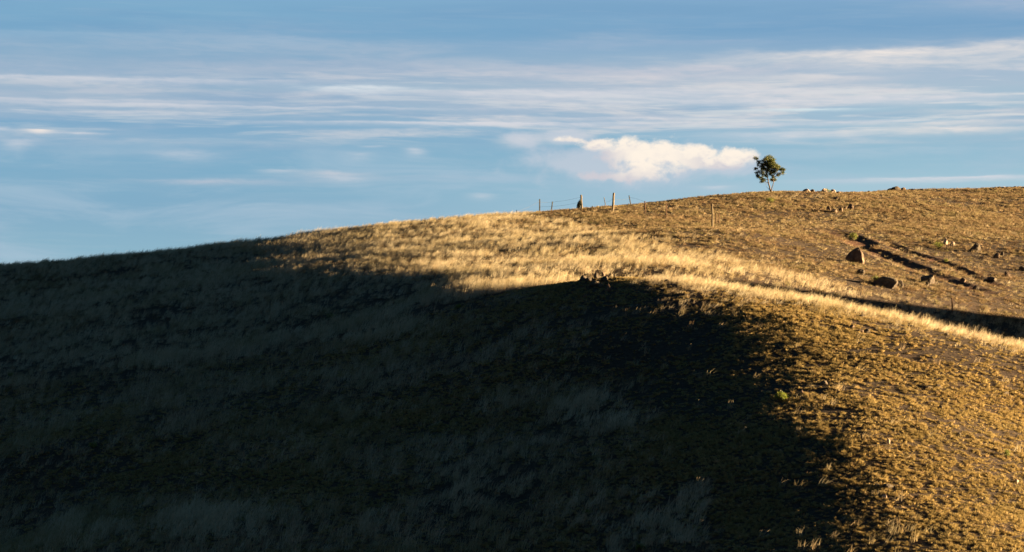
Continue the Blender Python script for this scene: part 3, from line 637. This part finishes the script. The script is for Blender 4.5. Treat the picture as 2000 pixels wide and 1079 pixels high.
for i, (x, y, w_, h_, mt, lab) in enumerate([(1139, 549, 12, 8, D_, 'dark rock at the left end of the rocky spur top'), (1150, 552, 10, 9, D_, 'dark rock second from the left on the spur top'), (1165, 545, 9, 9, D_, 'dark pointed rock on the spur top'), (1176, 541, 10, 8, B_, 'brown rock standing highest on the spur top'),
    (1181, 550, 12, 8, D_, 'dark rock below the highest rock of the spur top'), (1194, 541, 7, 5, D_, 'small dark rock right of the highest rock of the spur top'), (1201, 543, 6, 4, D_, 'smallest dark rock at the right of the rocky spur top'), (1188, 570, 10, 12, B_, 'sunlit brown rock at the edge of the spur shadow'), (1163, 560, 16, 8, D_, 'wide dark rock in the middle of the rocky spur top'), (1143, 582, 8, 5, B_, 'lone brown stone in the shadow below the spur top'), (1173, 563, 9, 7, D_, 'dark rock just left of the sunlit brown one'), (1258, 540, 7, 4, D_, 'small dark stone on the spur crest'), ]):
    rock(x, y, w_*1.3, h_*1.35, lab, mt, 100+i, g_, .2)
g_ = 'stones scattered on the near spur'
for i, (x, y, w_, h_, mt, lab) in enumerate([(1303, 552, 13, 6, D_, 'dark flat stone on the sunlit crest of the spur'), (1326, 549, 7, 4, D_, 'small dark stone right of the flat one on the crest'), (1385, 552, 6, 5, D_, 'single dark stone further right on the spur crest'), (1407, 530, 6, 4, D_, 'tiny dark stone in the pale grass behind the spur crest'),
    (1626, 603, 7, 5, D_, 'left one of two dark stones in the bright grass'), (1636, 604, 5, 4, D_, 'right one of two dark stones in the bright grass'), (1684, 620, 11, 6, D_, 'grey stone by itself in the bright grass'), (1772, 594, 15, 6, D_, 'dark flat stone in the shade strip behind the spur'), (1664, 643, 11, 8, B_, 'brown stone with a long shadow on the spur shoulder'), (1680, 650, 20, 6, B_, 'wide low brown stone on the spur shoulder'), (1694, 652, 12, 8, D_, 'dark stone at the right of the wide low brown stone'),
    (1779, 639, 9, 4, D_, 'dark stone on the shoulder under the bright strip'), (1848, 656, 10, 5, D_, 'dark stone near the right end of the shoulder'), (1916, 668, 10, 5, D_, 'dark stone furthest right on the shoulder'), (1810, 759, 20, 5, D_, 'long dark stone in the middle of the grazed spur'), (1834, 759, 14, 7, D_, 'dark stone right of the long one in the middle of the spur'), (1610, 752, 16, 8, D_, 'dark stone above the bright green bush'), (1566, 770, 6, 8, B_, 'brown upright stone right of the bright green bush'),
    (1735, 868, 8, 10, Pl, 'pale pointed stone with a dark shadow on the grazed spur'), (1728, 975, 9, 9, Pl, 'pale round stone near the dark hollow low on the spur'), (1734, 955, 24, 8, D_, 'dark low rock in the hollow low on the spur'), (1712, 952, 16, 7, D_, 'dark rock at the left of the hollow low on the spur'), (1832, 828, 11, 5, D_, 'dark stone alone in the sunlit lower spur'), (1873, 851, 9, 5, D_, 'dark stone lower right of the lone dark one'), (1837, 800, 8, 8, D_, 'upright dark stone casting a long shadow'), (1963, 770, 16, 5, D_, 'flat dark stone near the right edge of the spur'), (1985, 944, 10, 8, Pl, 'pale stone near the lower right edge'), (1780, 847, 4, 4, B_, 'tiny brown stone right of the pale pointed stone'), (1850, 997, 6, 5, Pl, 'tiny pale stone low on the right'), (1420, 905, 6, 4, B_, 'small brown stone in the dark lower slope')]):
    rock(x, y, w_, h_, lab, mt, 130+i, g_, .1)

# ---- fence
def post(px, py_top, py_bot, lean_px, rad, label, mat, seed, kind='wood'):
    b = cast(px, py_bot); s_ = b.y/F_PX; H_ = (py_bot-py_top)*s_; r = random.Random(seed); V, Fc = [], []
    top = Vector((lean_px*s_, r.uniform(-.04, .04), H_))
    if kind == 'wood':
        pts = [Vector((0, 0, -.3))]+[top*(i/6)+Vector((r.gauss(0, .006), 0, 0)) for i in range(7)]
        tube(V, Fc, pts, [rad*1.05]+[rad*(1.05-.15*i/6) for i in range(7)], 11, .05, r)
        V.append(top+Vector((rad*.2, 0, rad*.25)))
    else:                                                    # three-winged steel picket
        for k in range(3):
            a = 2*math.pi*k/3+.4; d = Vector((math.cos(a), math.sin(a), 0)); e = Vector((-math.sin(a), math.cos(a), 0)); q0 = len(V)
            for base_, tz in ((Vector((0, 0, -.25)), 0), (top, 1)):
                V += [base_+e*.003, base_+d*rad+e*.003, base_+d*rad-e*.003, base_-e*.003]
            for f in ((0, 1, 5, 4), (1, 2, 6, 5), (2, 3, 7, 6), (4, 5, 6, 7)): Fc.append(tuple(q0+i for i in f))
    o = obj('fence_post', mesh_from('fence_post', V, Fc, mat)); o.location = b
    tag(o, label, 'fence post', 'posts of the old wire fence')
    return b, top
posts = {}
posts['p0'] = post(1009, 407, 416, 0, .03, 'tiny steel picket furthest left on the fence line', m_steel, 1, 'steel')
posts['a'] = post(1054, 386, 413, 0, .055, 'upright dark steel picket at the left of the skyline fence', m_dark_steel, 2, 'steel')
posts['b'] = post(1076, 391, 411, 3, .05, 'dark steel picket leaning right between upright picket and shrub', m_dark_steel, 3, 'steel')
posts['c'] = post(1136.5, 381, 411, -1.5, .08, 'stout wooden post with a dark shrub at its left foot', m_wood, 4)
posts['d'] = post(1183, 385, 404, -3, .03, 'thin pale picket leaning left beside the tallest skyline post', m_wood, 5)
posts['e'] = post(1197, 377, 412, 2, .085, 'tall wooden post on the skyline leaning slightly right', m_wood, 6)
posts['f'] = post(1233.5, 382, 402, -5, .045, 'dark steel picket leaning left, right of the tall post', m_dark_steel, 7, 'steel')
posts['g'] = post(1261, 393, 416, -1.5, .05, 'rusty steel picket just under the skyline', m_steel, 8, 'steel')
posts['h'] = post(1301.5, 397, 424, 0, .05, 'thin rusty picket midway to the nearest wooden post', m_steel, 9, 'steel')
posts['i'] = post(1391.5, 398, 446, -.5, .062, 'wooden post nearest the camera, standing well below the skyline', m_wood, 10)
posts['j'] = post(1398.5, 416, 441, 0, .04, 'short rusty picket just right of the nearest wooden post', m_steel, 11, 'steel')
posts['k'] = post(1404.5, 416, 439, 0, .04, 'second short rusty picket from the nearest wooden post', m_steel, 12, 'steel')
posts['l'] = post(1860, 583, 615, 0, .045, 'lone rusty picket in the valley behind the spur', m_steel, 13, 'steel')
def wire(a, ta, b, tb_, sag, label, rad=.0055):
    (pa, la), (pb, lb) = posts[a], posts[b]; A = pa+la*ta; B = pb+lb*tb_; V, Fc = [], []
    pts = [A.lerp(B, t_/14)+Vector((0, 0, -sag*4*(t_/14)*(1-t_/14))) for t_ in range(15)]
    tube(V, Fc, pts, [rad]*15, 5); o = obj('fence_wire', mesh_from('fence_wire', V, Fc, m_wire)); tag(o, label, 'wire', 'wires of the old fence')
wire('p0', .8, 'a', .86, .10, 'slack wire rising to the upright picket at the left')
wire('a', .80, 'b', .95, .04, 'upper wire between the two left steel pickets')
wire('b', .95, 'c', .86, .05, 'upper wire from the leaning picket to the wooden post')
wire('a', .45, 'c', .55, .12, 'lower wire passing left of the dark shrub')
wire('d', .5, 'e', .72, .08, 'wire between the thin pale picket and the tall post')
wire('e', .68, 'f', .75, .12, 'wire from the tall post to the leaning dark picket')
wire('f', .80, 'g', .92, -.05, 'wire running right from the leaning dark picket')
wire('g', .85, 'h', .9, .05, 'wire against the slope between two rusty pickets')
wire('h', .85, 'i', .7, .15, 'wire running down to the nearest wooden post')
# the leaning dead branch on the slope
b0 = cast(1594, 519); s_ = b0.y/F_PX; V, Fc = [], []; r_ = random.Random(3)
pts = [Vector((27*s_*t_, .0, 24*s_*t_-.03))+Vector((r_.gauss(0, .012), 0, r_.gauss(0, .012))) for t_ in np.linspace(0, 1, 8)]
tube(V, Fc, pts, list(np.linspace(.035, .018, 8)), 6)
tube(V, Fc, [pts[6], pts[6]+Vector((.10, .03, .02)), pts[6]+Vector((.22, .05, .03))], [.014, .010, .005], 5)
o = obj('dead_branch', mesh_from('dead_branch', V, Fc, m_bark)); o.location = b0; tag(o, 'dark dead branch leaning on the slope left of the largest boulder', 'branch')
